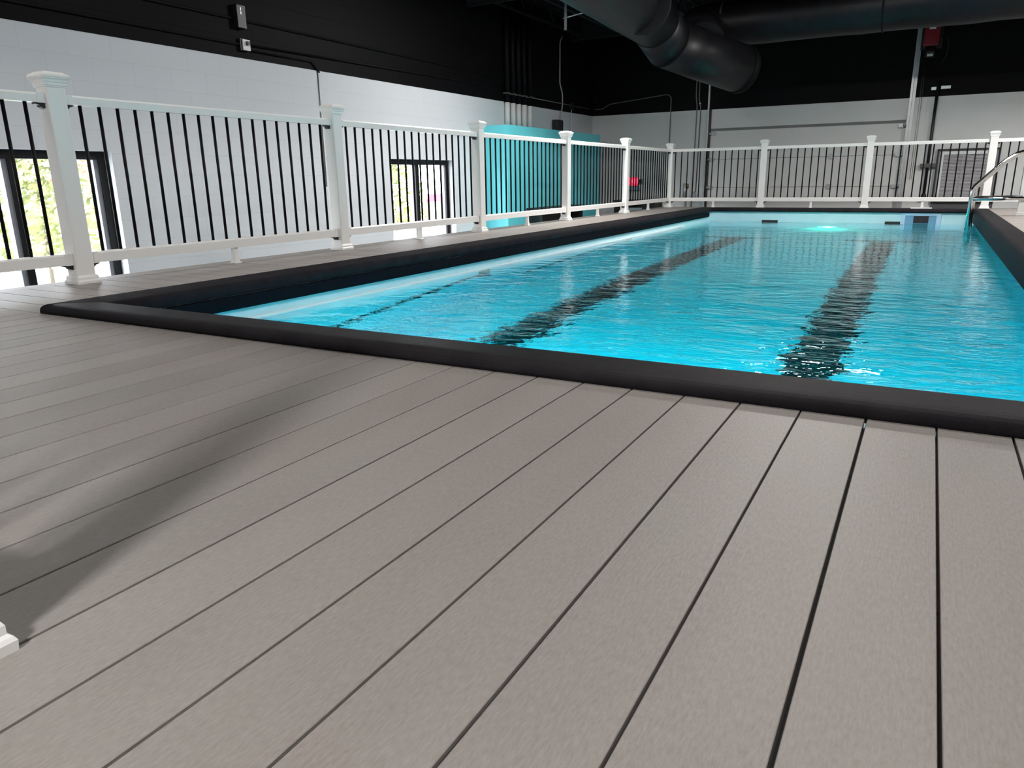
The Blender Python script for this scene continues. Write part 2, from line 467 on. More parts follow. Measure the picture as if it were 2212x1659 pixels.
coping('y', PX0, 1, PY0, PY1, WL, .065, WN/WL, WFAR/WL)
coping('y', PX1, -1, PY0, PY1, WR, .205, WN/WR, WFAR/WR)
# dark cover track hanging under the left coping, and the white ledge at the water line
bm = B(); x1 = PX0+WL-.004
prism(bm, [(x1-.05, -.03), (x1, -.03), (x1, -.085), (x1-.012, -.102), (x1-.05, -.102)], 'y', IY0+.005, IY1-.18)
pobj('cover_track', bm, MAT['track'])
bm = B(); box(bm, IX0, IX0+.022, .16, 9.35, ZW-.012, ZW+.014, .004)
pobj('ledge_strip', bm, MAT['ledge'])
# lane stripes on the floor with their T ends, and the marks on the walls
for lx in (-2.53, -0.685):
    bm = B(); z = ZFL+.004
    box(bm, lx-.145, lx+.145, 1.2, 8.86, ZFL-.01, z); box(bm, lx-.45, lx+.45, 8.72, 8.90, ZFL-.01, z)
    box(bm, lx-.45, lx+.45, 1.05, 1.2, ZFL-.01, z)
    pobj('lane_stripe', bm, MAT['stripe'])
for lx in (-2.475, -0.66):
    bm = B(); y = IY1-.006
    box(bm, lx-.125, lx+.125, y, IY1+.01, -.60, -.150); box(bm, lx-.48, lx+.48, y, IY1+.01, -.36, -.30)
    pobj('wall_target', bm, MAT['stripe'])
def wall_quad(bm, pts):
    vs = [bm.verts.new((IX0+.005, y, z)) for y, z in pts]; vb = [bm.verts.new((IX0-.01, y, z)) for y, z in pts]
    n = len(pts)
    bm.faces.new(vs); bm.faces.new(list(reversed(vb)))
    for k in range(n): bm.faces.new((vs[k], vs[(k+1) % n], vb[(k+1) % n], vb[k]))
for seg in (((1.45,-1.04), (3.45,-.44), 3.50), ((4.2,-1.0), (6.9,-.45), 7.0), ((7.6,-.55), (9.1,-.34), 9.2)):
    bm = B(); (a, za), (b, zb), yv = seg
    wall_quad(bm, [(a, za-.05), (b, zb-.05), (b, zb+.03), (a, za+.03)])
    wall_quad(bm, [(yv-.10, ZW-.02), (yv-.10, zb-.16), (yv+.08, zb-.16), (yv+.08, ZW-.02)])
    pobj('wall_mark', bm, MAT['stripe'])
# skimmer in the far wall
sk = pquick('skimmer', [(-.575,-.045, IY1-.016, IY1+.02, -.036, -.008), (-.575,-.515, IY1-.016, IY1+.02, -.30, -.036),
            (-.105,-.045, IY1-.016, IY1+.02, -.30, -.036), (-.515,-.105, IY1-.012, IY1+.02, -.062, -.036),
            (-.515,-.105, IY1-.012, IY1+.02, -.30, -.26)], MAT['skimmer'], bev=.003)
pquick('skimmer_mouth', [(-.515,-.105, IY1-.004, IY1+.02, -.26, -.062)], mat('blue_shadowed_plastic', (.16,.34,.50), .4), sk)
pquick('skimmer_flap', [(-.405,-.205, IY1-.010, IY1+.02, -.168, -.066)], MAT['stripe'], sk)
pquick('skimmer_lid', [(-.46,-.18, PY1-WFAR+.05, PY1-WFAR+.16, ZT-.001, ZT+.014)], MAT['plate'], bev=.002)
# green underwater lamp on the far wall
bm = B(); tube(bm, [(-1.58, IY1-.03, -1.17), (-1.58, IY1+.01, -1.17)], .15, 24); lampo = pobj('pool_lamp', bm, MAT['ledge'])
bm = B(); tube(bm, [(-1.58, IY1-.040, -1.17), (-1.58, IY1-.031, -1.17)], .12, 24); pobj('lamp_lens', bm, MAT['pool_led'], lampo)
bm = B(); tube(bm, [(-1.58, IY1-.048, -1.17), (-1.58, IY1-.041, -1.17)], .035, 16); pobj('lamp_core', bm, MAT['pool_led_core'], lampo)
# white underwater lamps added in the near wall, unseen below the coping, to brighten water
for lx in (-2.1, -.85):
    bm = B(); tube(bm, [(lx, IY0-.01, -.62), (lx, IY0+.03, -.62)], .13, 20); o = pobj('pool_lamp', bm, MAT['ledge'])
    bm = B(); tube(bm, [(lx, IY0+.031, -.62), (lx, IY0+.036, -.62)], .10, 20); pobj('lamp_lens', bm, MAT['ledge'], o)
    ld = bpy.data.lights.new('added_pool_fill_light', 'AREA'); ld.shape = 'DISK'; ld.size = .2; ld.energy = 62; ld.color = (.85,1.0,1.0)
    lo = bpy.data.objects.new('added_pool_fill_light', ld); COL.objects.link(lo); ld.spread = 2.2; lo.location = (lx, IY0+.04, -.62); lo.rotation_euler = (PI/2-.38, 0, 0)
# the water
bm = B(); box(bm, IX0-.03, IX1+.03, IY0-.03, IY1+.03, ZFL-.03, ZW)
tag(obj('pool_water', bm, MAT['water']), 'clear rippled blue water filling the lap pool', 'water', kind='stuff')

# ---------------------------------------------------------------- railings
XL = -4.554
PYS = [-1.522, 0.731, 2.988, 5.240, 7.493, 9.747, 12.104]
PXF = [-2.864, -1.177, 0.534, 2.224]
bm_s = B(); square_lathe(bm_s, [(.053, 0.0), (.053, 1.12)])
es = [e for e in bm_s.edges if abs(e.verts[0].co.z-e.verts[1].co.z) > .5]
bmesh.ops.bevel(bm_s, geom=es, offset=.009, segments=3, affect='EDGES', profile=.5)
bm_c = B(); square_lathe(bm_c, [(.0572, 1.080), (.0572, 1.086), (.0615, 1.088), (.0615, 1.101), (.0655, 1.106), (.067, 1.116), (.0725, 1.124), (.0725, 1.128), (.0755, 1.130),
                               (.0755, 1.139), (.071, 1.146), (.058, 1.152), (.052, 1.158), (.0, 1.164)])
bm_b = B(); square_lathe(bm_b, [(.069, 0), (.070, .014), (.067, .020), (.0625, .024), (.0625, .036), (.059, .043), (.057, .047), (.053, .048)])
def mesh_of(name, bm, m):
    bmesh.ops.recalc_face_normals(bm, faces=bm.faces); me = bpy.data.meshes.new(name); bm.to_mesh(me); bm.free(); me.materials.append(m); return me
ME = {'post_shaft': mesh_of('post_shaft', bm_s, MAT['vinyl']), 'post_cap': mesh_of('post_cap', bm_c, MAT['vinyl']), 'base_trim': mesh_of('base_trim', bm_b, MAT['vinyl'])}
def inst(name, me, parent, loc=(0,0,0)):
    o = bpy.data.objects.new(name, me); COL.objects.link(o); o.parent = parent; o.location = loc; return o
def post(x, y, label, scale=1.0):
    e = empty('railing_post', (x, y, 0), label, 'post', 'white railing posts around the pool deck')
    for k in ('post_shaft', 'post_cap', 'base_trim'): inst(k, ME[k], e)
    e.scale = (scale, scale, 1.0)
    return e
bm = B(); tube(bm, [(0,0,.17), (0,0,1.003)], .0098, 10); ME['baluster'] = mesh_of('baluster', bm, MAT['baluster'])
# little black bracket under a rail end; it points along +X from the post face
bm = B(); prism(bm, [(0,0), (.055,0), (.05,-.006), (.03,-.012), (.022,-.022), (.008,-.026), (0,-.026)], 'y', -.017, .017)
ME['bracket'] = mesh_of('bracket', bm, MAT['black_plastic'])
bm = B(); square_lathe(bm, [(.030,0), (.030,.006), (.022,.012), (.017,.05), (.0165,.112)]); ME['foot_block'] = mesh_of('foot_block', bm, MAT['vinyl'])
def section(p0, p1, nb, off, label, foot=True):
    a, b = Vector((*p0, 0)), Vector((*p1, 0)); d = (b-a); L = d.length; ang = math.atan2(d.y, d.x)
    e = empty('railing_section', a, label, 'railing', 'white railing sections with black balusters'); e.rotation_euler = (0,0,ang)
    s, t_ = .0535, L-.0535
    bm = B(); w = .0285
    prism(bm, [(-w,.997), (w,.997), (w,1.036), (w-.008,1.047), (-w+.008,1.047), (-w,1.036)], 'x', s, t_)
    for q in (s, t_-.045): box(bm, q, q+.045, -w-.0025, w+.0025, .9945, 1.0475, .002)
    obj('top_rail', bm, MAT['vinyl'], e)
    bm = B()
    prism(bm, [(-w,.112), (w,.112), (w,.166), (w-.010,.176), (-w+.010,.176), (-w,.166)], 'x', s, t_)
    for q in (s, t_-.045): box(bm, q, q+.045, -w-.0025, w+.0025, .1095, .1765, .002)
    obj('bottom_rail', bm, MAT['vinyl'], e)
    pitch = (L-2*off)/(nb-1)
    for k in range(nb): inst('baluster', ME['baluster'], e, (off+k*pitch, 0, 0))
    for z in (.9945, .110):
        inst('bracket', ME['bracket'], e, (s, 0, z))
        o = inst('bracket', ME['bracket'], e, (t_, 0, z)); o.rotation_euler = (0,0,PI)
    if foot: inst('foot_block', ME['foot_block'], e, (L/2, 0, 0))
    return e
lab_post = ['white post where the front railing meets the left railing, left of the picture edge',
            'large white post at far left standing between the near pool corner and the first window',
            'second white post from the left, before the plain wall left of the further window',
            'third white post from the left, standing just left of the turquoise enclosure',
            'white post standing in front of the turquoise enclosure, beside the first black bench',
            'white post beside the red exit sign on the left railing',
            'white corner post where the left railing meets the far railing']
for y, l in zip(PYS, lab_post): post(XL, y, l)
lab_sec = ['railing section at the left picture edge, crossing the first window, near its mullion',
           'longest looking railing section, right of the large left post, partly over the first window',
           'railing section crossing the further window with the pink board behind it',
           'railing section in front of the near half of the turquoise enclosure',
           'railing section crossing the far edge of the turquoise enclosure',
           'narrow looking railing section in front of the red exit sign']
for i in range(6): section((XL, PYS[i]), (XL, PYS[i+1]), 18, .1515, lab_sec[i])
YR = PYS[-1]
xs = [XL]+PXF
lab_post = ['white far railing post in front of the left half of the roller door', 'white far railing post in front of the right half of the roller door',
            'white far railing post in front of the louvred wall vent', 'white far railing post beyond the right picture edge']
for x, l in zip(PXF, lab_post): post(x, YR, l)
lab_sec = ['far railing section beside the corner post, in front of the left door track', 'far railing section in front of the middle of the roller door',
           'far railing section in front of the right door track and the black standpipe', 'far railing section right of the louvred vent, behind the steel handrails']
for i in range(4): section((xs[i], YR), (xs[i+1], YR), 14, .101, lab_sec[i])
# front run, at the left picture edge: its last post stands close to the camera
FY = -1.511
post(-2.86, FY, 'white post of the front railing left of the picture edge'); post(-1.213, FY, 'white post whose moulded base shows at the bottom left corner')
section((XL, FY), (-2.86, FY), 14, .101, 'front railing section nearest the left railing, left of the picture edge')
section((-2.86, FY), (-1.213, FY), 14, .101, 'front railing section ending at the post in the bottom left corner')
post(0.845, 9.93, 'white post at the right picture edge beside the steel handrails')

# ---------------------------------------------------------------- stainless handrails at the far right corner
def handrail(y, dx, label):
    e = empty('pool_handrail', (.262+dx, y, ZW), label, 'handrail', 'steel handrails at the pool steps')
    R_ = .027
    pts = [(0,0,-.75), (0,0,.53), (.06,0,.60), (.325,0,.885), (.46,0,.965), (.62,0,.97), (.84,0,.93), (.86,0,.175)]
    bm = B(); tube(bm, fillet(pts, .10, 8), R_, 14); obj('rail_tube', bm, MAT['steel'], e)
    bm = B(); tube(bm, [(.005,0,.405), (.855,0,.415)], .024, 12); obj('cross_bar', bm, MAT['steel'], e)
    bm = B(); tube(bm, [(.86,0,.175), (.86,0,.187)], .05, 18); obj('escutcheon', bm, MAT['steel'], e)
    bm = B(); tube(bm, [(-.028,0,.03), (.028,0,.03)], .018, 10); obj('bumper_cap', bm, MAT['black_plastic'], e)
    return e
handrail(9.35, -.026, 'polished steel handrail nearer the camera of the pair at the far right pool corner')
handrail(9.85, .018, 'polished steel handrail further from the camera of the pair at the far right pool corner')

# ---------------------------------------------------------------- turquoise enclosure, speaker, benches, sign
EY0, EY1, EX = 9.22, 13.2, -6.425
en = empty('enclosure', (-6.7, 9.22, ZF), 'turquoise painted box enclosure standing against the left wall', 'enclosure'); el = Vector(en.location)
def eq(name, bxs, m, bev=.0):
    bm = B()
    for b in bxs: box(bm, *b, bev=bev)
    for v in bm.verts: v.co -= el
    return obj(name, bm, m, en)
eq('front_panel', [(EX-.03, EX, EY0, EY1, ZF, 1.42)], MAT['turquoise'])
eq('side_panel', [(XW+.002, EX-.03, EY0, EY0+.03, ZF, 1.42)], MAT['turquoise'])
eq('side_panel', [(XW+.002, EX-.03, EY1-.03, EY1, ZF, 1.42)], MAT['turquoise'])
eq('top_panel', [(XW+.002, EX-.03, EY0+.03, EY1-.03, 1.39, 1.42)], MAT['turquoise'])
sp = empty('speaker', (XW+.12, 12.18, 1.422), 'small black loudspeaker standing on the turquoise enclosure', 'speaker')
quick('cabinet', [(-.10,.02,-.13,.13,0,.26)], MAT['black_plastic'], sp, bev=.01)
quick('grille', [(.02,.03,-.115,.115,.015,.245)], MAT['benchblack'], sp, bev=.004)
def bench(x, y, rz, L, D, top, label, gap=False):
    e = empty('bench', (x, y, ZF), label, 'bench', 'black benches behind the left railing'); e.rotation_euler = (0,0,rz)
    H = top-ZF
    quick('bench_top', [(0, L, 0, D, H-.05, H)], MAT['benchblack'], e, bev=.004)
    quick('side_panel', [(0.02, .06, .02, D-.02, 0, H-.05)], MAT['benchblack'], e)
    quick('side_panel', [(L-.06, L-.02, .02, D-.02, 0, H-.05)], MAT['benchblack'], e)
    if gap:
        quick('front_panel', [(.06, .30, D-.06, D-.03, 0, H-.05), (.62, L-.06, D-.06, D-.03, 0, H-.05)], MAT['benchblack'], e)
        quick('drawer_front', [(.30, .62, D-.05, D-.035, H-.34, H-.16)], MAT['valvegrey'], e, bev=.004)
        quick('lower_panel', [(.30, .62, D-.06, D-.03, 0, H-.36)], MAT['benchblack'], e)
    else:
        quick('front_panel', [(.06, L-.06, D-.06, D-.03, 0, H-.05)], MAT['benchblack'], e)
    return e
b1 = bench(EX+.33, 9.86, PI/2, 1.80, .32, .062, 'black bench standing against the turquoise enclosure'); b1.rotation_euler = (0,0,PI/2)
b2 = bench(-5.30, YB-.02, PI, .95, .55, .085, 'black bench with a grey drawer against the back wall under the exit sign', True)
sg = empty('exit_sign', (-5.995, YB-.03, .468), 'red lit EXIT sign on the back wall seen through the railing', 'sign')
quick('sign_housing', [(-.125,.125,-.02,.028,-.10,.10)], MAT['white_plastic'], sg, bev=.006)
quick('sign_face', [(-.115,.115,-.024,-.0205,-.09,.09)], MAT['exit_face'], sg)
fc = bpy.data.curves.new('exit_text', 'FONT'); fc.body = 'EXIT'; fc.size = .145; fc.extrude = .001; fc.align_x = 'CENTER'; fc.align_y = 'CENTER'
tmp = bpy.data.objects.new('exit_tmp', fc); me = bpy.data.meshes.new_from_object(tmp); bpy.data.objects.remove(tmp)
me.materials.append(MAT['exit_letter'])
to = bpy.data.objects.new('sign_letters', me); COL.objects.link(to); to.parent = sg; to.location = (0,-.0255,0); to.rotation_euler = (PI/2,0,0)
quick('battery_box', [(-.09,.16,-.02,.028,-.19,-.11)], MAT['valvegrey'], sg, bev=.006)
quick('side_lamp', [(.15,.20,-.05,.028,-.05,.05)], MAT['black_plastic'], sg, bev=.01)
# small red-labelled white unit under the rail near the corner
cw = empty('extinguisher_cabinet', (-5.15, YB-.005, -.32), 'small white cabinet with a red mark low on the back wall by the corner post', 'cabinet')
quick('cabinet_body', [(-.14,.12,-.10,0,0,.31)], MAT['white_plastic'], cw, bev=.006)
quick('red_mark', [(-.06,.06,-.105,-.1,.20,.29)], mat('red_label', (.6,.10,.09), .5), cw)

# ---------------------------------------------------------------- roller door in the back wall
d = sempty('door_1', (0, YB, ZF))
def dq(name, bxs, m, bev=.0, parent=None):
    bm = B()
    for b in bxs: box(bm, b[0], b[1], b[2], b[3], b[4]-ZF, b[5]-ZF, bev=bev)
    return obj(name, bm, m, parent or d)
zs = [ZF+.0, -.80, -.24, .325, .890, 1.452]
for a, b in zip(zs, zs[1:]):
    dq('door_panel', [(DX0, DX1, .02, .075, a+.003, b-.003)], MAT['door_white'], .004)
dq('door_panel', [(DX0, DX1, .015, .075, 1.50, ZP)], MAT['door_white'], .003)
dq('door_seam', [(DX0, DX1, .045, .08, z-.006, z+.006) for z in zs[1:-1]] + [(DX0, DX1, .03, .08, 1.448, 1.503)], MAT['door_seam'])
trk = dq('door_track', [(DX0-.055, DX0-.03, -.07, 0, -.95, 2.75), (DX0-.03, DX0-.022, -.07, -.005, -.95, 2.75)], MAT['galv'])
dq('door_seal', [(DX0-.022, DX0+.012, -.035, .02, -1.1, ZP)], MAT['black_plastic'])
dq('door_track', [(DX1+.012, DX1+.05, -.07, 0, -1.1, 3.2), (DX1+.05, DX1+.10, -.02, 0, -1.1, 3.2)], MAT['galv'])
for z in (.325, .890, 1.40):
    for sx, x in ((1, DX0+.02), (-1, DX1-.02)):
        h = dq('hinge', [(min(x, x+sx*.10), max(x, x+sx*.10), -.012, .02, z-.035, z+.035)], MAT['galv'], .004)
        bm = B(); tube(bm, [(x-sx*.03, -.03, z-ZF), (x+sx*.02, -.03, z-ZF)], .028, 12); obj('roller', bm, MAT['galv'], h)
for x in (-2.0,):
    for z in (.325, .890): dq('hinge', [(x-.04, x+.04, .005, .02, z-.05, z+.05)], MAT['galv'], .004)
struct(quick('trim_1', [(DX1+.10, DX1+.30, YB-.012, YB, -1.2, ZP)], MAT['door_white']))
# red opener beside the right track
op = empty('door_opener', (-.53, YB-.06, 2.72), 'dark red motor opener high on the black back wall beside the door track', 'motor')
quick('motor_housing', [(-.12,.12,-.14,.02,-.02,.34)], MAT['red'], op, bev=.03)
bm = B(); tube(bm, [(0,-.06,-.02), (0,-.06,-.20)], .085, 18); obj('gearbox', bm, MAT['black_plastic'], op)
quick('white_label', [(-.05,.05,-.147,-.1405,.25,.28)], MAT['white_plastic'], op); quick('bracket', [(-.04,.05,-.148,-.06,-.19,-.15)], MAT['white_plastic'], op)
quick('mount_plate', [(-.16,.17,.02,.06,-.05,.33)], MAT['black_plastic'], op)
bm = B(); tube(bm, fillet([(.13,.02,.15), (.26,.02,.12), (.27,.02,-.15), (.20,.02,-.30)], .08), .010, 8); obj('motor_cable', bm, MAT['black_plastic'], op)
ch = empty('pull_chain', (-.60, YB-.05, .45), 'thin pull chain hanging on the back wall right of the door track', 'chain')
bm = B(); tube(bm, [(0,0,0), (0,0,1.95)], .004, 6); obj('chain_loop', bm, MAT['galv'], ch)
bm = B(); tube(bm, [(.03,0,0), (.03,0,1.95)], .004, 6); obj('chain_loop', bm, MAT['galv'], ch)
# black standpipe
spx = -.335
st = empty('standpipe', (spx, YB-.06, .10), 'black standpipe with a cross bracket on the back wall left of the louvred vent', 'pipe')
bm = B(); tube(bm, [(0,0,.06), (0,0,2.05)], .026, 12); obj('pipe_body', bm, MAT['black_plastic'], st)
bm = B(); tube(bm, [(0,0,-.02), (0,0,.0), (0,0,.05), (0,0,.09)], [.02,.045,.045,.03], 12); obj('pipe_end', bm, MAT['black_plastic'], st)
quick('cross_bracket', [(-.12,.13,-.035,.055,.55,.62)], MAT['greypanel'], st, bev=.004)
quick('pipe_clip', [(-.10,.02,-.01,.055,1.88,1.93)], MAT['valvegrey'], st); quick('pipe_clip', [(.05,.20,-.01,.055,1.89,1.94)], MAT['valvegrey'], st)
# louvred vent
vt = empty('wall_vent', (.28, YB, -.60), 'louvred grey wall vent in a black frame behind the far railing', 'vent')
def vq(name, bxs, m, bev=0, parent=None):
    bm = B()
    for b in bxs: box(bm, b[0]-.28, b[1]-.28, b[2], b[3], b[4]+.6, b[5]+.6, bev=bev)
    return obj(name, bm, m, parent or vt)
vq('black_frame', [(-.205,-.180,-.06,0,.05,.965), (.74,.765,-.06,0,.05,.965), (-.205,.765,-.06,0,.942,.967)], MAT['black_plastic'])
vq('white_frame', [(-.15,-.095,-.055,0,.05,.925), (.655,.71,-.055,0,.05,.925), (-.095,.655,-.055,0,.865,.925)], MAT['white_plastic'], .004)
vq('back_panel', [(-.10,.66,-.012,0,.04,.87)], MAT['greypanel'])
bm = B()
for k in range(33):
    z = .05+k*.0247+.6
    prism(bm, [(-.045,z), (-.042,z-.002), (-.014,z+.016), (-.017,z+.018)], 'x', -.095-.28, .655-.28)
obj('louvre_slats', bm, mat('grey_louvre', (.66,.64,.67), .4), vt)
vq('mullion', [(.20,.215,-.05,-.012,.05,.87)], mat('pale_grey_bar', (.42,.42,.43), .4), 0)
vq('lower_panel', [(-.205,.765,-.03,0,-.55,.02)], MAT['greypanel']); vq('lower_frame', [(-.205,.765,-.06,0,.02,.05)], MAT['black_plastic'])
# pipes and small gear left of the door
def pipe(name, pts, rad, m, label, cat, group=None, fil=.06, clips=()):
    p0 = Vector(pts[0]); e = empty(name, p0, label, cat, group)
    bm = B(); tube(bm, fillet([Vector(p)-p0 for p in pts], fil) if len(pts) > 2 else [Vector(p)-p0 for p in pts], rad, 10); obj('pipe_run', bm, m, e)
    for c in clips:
        c = Vector(c)-p0; quick('pipe_clip', [(c.x-rad*1.7, c.x+rad*1.7, c.y-rad*1.7, c.y+rad*1.7, c.z-.012, c.z+.012)], MAT['galv'], e)
    return e
MAT['greyconduit'] = mat('grey_conduit', (.20,.20,.21), .4, .5)
pipe('conduit', [(-4.69, YB-.02, -1.1), (-4.66, YB-.02, 1.95), (-4.69, YB-.02, 2.15), (-4.69, YB-.02, 3.4)], .011, MAT['greyconduit'], 'thin grey conduit on the back wall, further of two left of the door track', 'conduit', 'grey wall conduits', clips=[(-4.68, YB-.02, 2.5)])
pipe('conduit', [(-4.60, YB-.02, .2), (-4.58, YB-.02, 1.9), (-4.625, YB-.02, 2.1), (-4.625, YB-.02, 3.4)], .011, MAT['greyconduit'], 'thin grey conduit on the back wall, nearer of two beside the left door track', 'conduit', 'grey wall conduits', clips=[(-4.60, YB-.02, 2.0)])
bw = YB-.02
pipe('conduit', [(-5.217, bw, .6), (-5.217, bw, 2.17), (-5.30, bw, 2.22), (-6.60, bw, 2.10), (-6.75, bw, 2.01), (-6.95, bw, 2.01)], .010, MAT['greyconduit'], 'grey conduit with an arched bend along the black top of the back wall', 'conduit', 'grey wall conduits', fil=.10)
lw = XW+.02
pipe('conduit', [(lw, 13.9, 2.01), (lw, 11.10, 2.02)], .010, MAT['greyconduit'], 'grey conduit running level on the left wall from the corner to the five pipes', 'conduit', 'grey wall conduits')
jb = empty('junction_box', (XW, 12.96, 2.0), 'black junction box on the left wall above the turquoise enclosure', 'box')
quick('box_body', [(0,.05,-.05,.05,-.075,.055)], MAT['black_plastic'], jb, bev=.004)
bm = B(); tube(bm, [(.02,0,-.075), (.02,0,-.58)], .010, 8); obj('drop_pipe', bm, MAT['wall_white_b'], jb)
pipe('conduit', [(lw, 12.50, 3.27), (lw, 12.40, 3.15), (lw, 12.395, 2.38), (lw, 12.53, 2.20), (lw, 12.52, 1.93), (lw, 12.42, 1.80), (lw, 12.42, 1.43)], .013, mat('pale_conduit', (.42,.42,.42), .45), 'pale conduit with offset bends dropping down the left wall near the speaker', 'conduit', 'grey wall conduits', fil=.07)
MAT['pipe_two'] = mat('black_pipe_paint', (.003,.003,.004), .6, spec=.15)
for i, (y, lab) in enumerate(zip((10.17,10.38,10.59,10.80,11.03), ('first', 'second', 'middle', 'fourth', 'last'))):
    e = empty('wall_pipe', (XW+.055, y, 1.39), '%s from the left of five upright pipes painted black over white, behind the turquoise enclosure' % lab, 'pipe', 'five upright pipes on the left wall')
    bm = B(); tube(bm, [(0,0,.034), (0,0,.47)], .045, 14); obj('white_lower_length', bm, MAT['wall_white_b'], e)
    bm = B(); tube(bm, [(0,0,.47), (0,0,2.15)], .045, 14); obj('black_upper_length', bm, MAT['pipe_two'], e)
    quick('pipe_clip', [(-.05,.05,-.055,.055,.61,.63)], MAT['greyconduit'], e)
pipe('raceway', [(XW+.012, -6.9, 2.055), (XW+.012, 4.36, 2.01), ], .012, MAT['pipe_two'], 'black conduit along the lower black wall, left of the white outlet', 'conduit', 'black conduits on the left wall')
pipe('raceway', [(XW+.012, 4.44, 2.02), (XW+.012, 10.1, 2.10)], .012, MAT['pipe_two'], 'black conduit along the lower black wall, right of the white outlet', 'conduit', 'black conduits on the left wall')
pipe('raceway', [(XW+.012, -6.9, 2.26), (XW+.012, 10.1, 2.26)], .012, MAT['pipe_two'], 'upper black conduit along the black part of the left wall, through the black box', 'conduit', 'black conduits on the left wall')
pipe('raceway', [(XW+.012, 4.44, 1.965), (XW+.012, 5.40, 1.965), (XW+.012, 5.53, 1.85), (XW+.012, 5.50, 1.88), (XW+.012, 5.50, 1.87)], .010, MAT['pipe_two'], 'black conduit bending down from the white outlet to the paint line', 'conduit', 'black conduits on the left wall', fil=.02)
pipe('drop_cable', [(XW+.008, 5.50, 1.87), (XW+.008, 5.50, .5)], .006, MAT['greyconduit'], 'thin grey cable hanging down the white left wall behind the second post', 'cable')
ot = empty('wall_outlet', (XW, 4.38, 2.01), 'small white outlet box on the black part of the left wall', 'outlet')
quick('outlet_plate', [(.03,.045,-.045,.055,-.055,.055)], MAT['white_plastic'], ot, bev=.003); quick('outlet_box', [(0,.03,-.07,.05,-.06,.06)], MAT['black_plastic'], ot)
quick('plug', [(.045,.07,-.005,.03,.0,.035)], MAT['black_plastic'], ot)
cb = empty('control_box', (XW, 4.33, 2.29), 'black control box with two white marks above the white outlet', 'box')
quick('box_body', [(0,.06,-.05,.07,-.12,.11)], MAT['black_plastic'], cb, bev=.004)
quick('white_mark', [(.06,.062,.0,.008,.055,.085), (.06,.062,.0,.008,.015,.045)], MAT['tiny_led'], cb)
vv = empty('valve_assembly', (-4.80, YB-.03, .02), 'pale metal valve with a brass fitting low on the back wall left of the door', 'valve')
bm = B(); tube(bm, [(-.035,0,.08), (-.035,0,.40)], .035, 12); obj('valve_body', bm, MAT['valvegrey'], vv)
bm = B(); tube(bm, [(.0,0,-.6), (0,0,.36)], .018, 10); obj('riser_pipe', bm, MAT['greyconduit'], vv)
bm = B(); tube(bm, [(.03,-.02,.30), (.03,-.02,.39)], .022, 10); obj('brass_fitting', bm, MAT['brass'], vv)
bm = B(); tube(bm, [(-.25,0,.07), (.08,0,.07)], .016, 10); obj('cross_pipe', bm, MAT['greyconduit'], vv)
v2 = empty('hose_bib', (-4.62, YB-.03, .10), 'small pale hose tap on the back wall beside the left door track', 'tap')
bm = B(); tube(bm, fillet([(-.02,0,.14), (.03,0,.12), (.03,0,.02), (-.02,0,.0)], .03), .014, 10); obj('tap_body', bm, MAT['valvegrey'], v2)

# ---------------------------------------------------------------- ducts, joists, lamps overhead
RD = .35
def seam(bm, p, n, r):
    p = Vector(p); n = Vector(n).normalized()
    tube(bm, [p-n*.012, p+n*.012], r, 40)
du = empty('air_duct', (-3.8, 6.0, 2.675), 'big round black air duct running along the pool and dropping toward the back wall', 'duct'); dl = Vector(du.location)
def dobj(name, bm, m, parent):
    for v in bm.verts: v.co -= Vector(parent.location)
    return obj(name, bm, m, parent)
P1 = Vector((-3.945, 9.14, 2.675)); P2 = Vector((-3.835, 9.46, 2.435)); P3 = Vector((-3.08, 10.80, 2.175))
def loft(bm, rings, seg=48):
    out = []
    for c, n_, r in rings:
        n_ = Vector(n_).normalized(); e1 = Vector((1,0,0)); e1 = (e1-n_*e1.dot(n_)).normalized(); e2 = n_.cross(e1)
        out.append([bm.verts.new(Vector(c)+(e1*math.cos(2*PI*k/seg)+e2*math.sin(2*PI*k/seg))*r) for k in range(seg)])
    for p, q in zip(out, out[1:]):
        for k in range(seg):
            f = bm.faces.new((p[k], p[(k+1) % seg], q[(k+1) % seg], q[k])); f.smooth = True
    bm.faces.new(list(reversed(out[0]))); bm.faces.new(out[-1])
n1, n2, n3 = Vector((.02,1,-.28)), Vector((.34,.88,-.36)), (P3-P2).normalized()
bm = B(); loft(bm, [((-3.62,-6.8,2.675), (0,1,0), RD), ((-3.68,5.2,2.675), (0,1,0), RD), (P1, n1, RD)]); dobj('main_run', bm, MAT['duct'], du)
bm = B(); loft(bm, [(P1, n1, RD+.002), (P2, n2, RD+.002)]); dobj('elbow', bm, MAT['duct'], du)
bm = B(); loft(bm, [(P2, n2, RD+.004), (P2.lerp(P3, .4), n3, RD+.004), (P3, n3, RD+.004)]); dobj('end_run', bm, MAT['duct'], du)
bm = B(); loft(bm, [(P1-n1*.010, n1, RD+.007), (P1+n1*.010, n1, RD+.007)]); loft(bm, [(P2-n2*.010, n2, RD+.009), (P2+n2*.010, n2, RD+.009)]); dobj('seam_ring', bm, MAT['ceil'], du)
bm = B(); loft(bm, [(P3-n3*.05, n3, RD+.012), (P3+n3*.05, n3, RD+.012), (P3+n3*.09, n3, RD-.05)]); dobj('end_cap', bm, MAT['blackpaint'], du)
for y in (-4, -1, 2, 5, 8):
    bm = B(); seam(bm, (-3.66-.03*(y/5), y, 2.675), (0,1,0), RD+.008)
    tube(bm, [(-3.66-.03*(y/5)-RD, y, 2.70), (-3.66-.03*(y/5)-RD, y, ZC)], .008, 6); tube(bm, [(-3.66-.03*(y/5)+RD, y, 2.70), (-3.66-.03*(y/5)+RD, y, ZC)], .008, 6)
    dobj('hanger_strap', bm, MAT['joist'], du)
br = empty('branch_duct', (-2.0, 11.4, 2.98), 'round black branch duct crossing to the right under the ceiling near the back wall', 'duct')
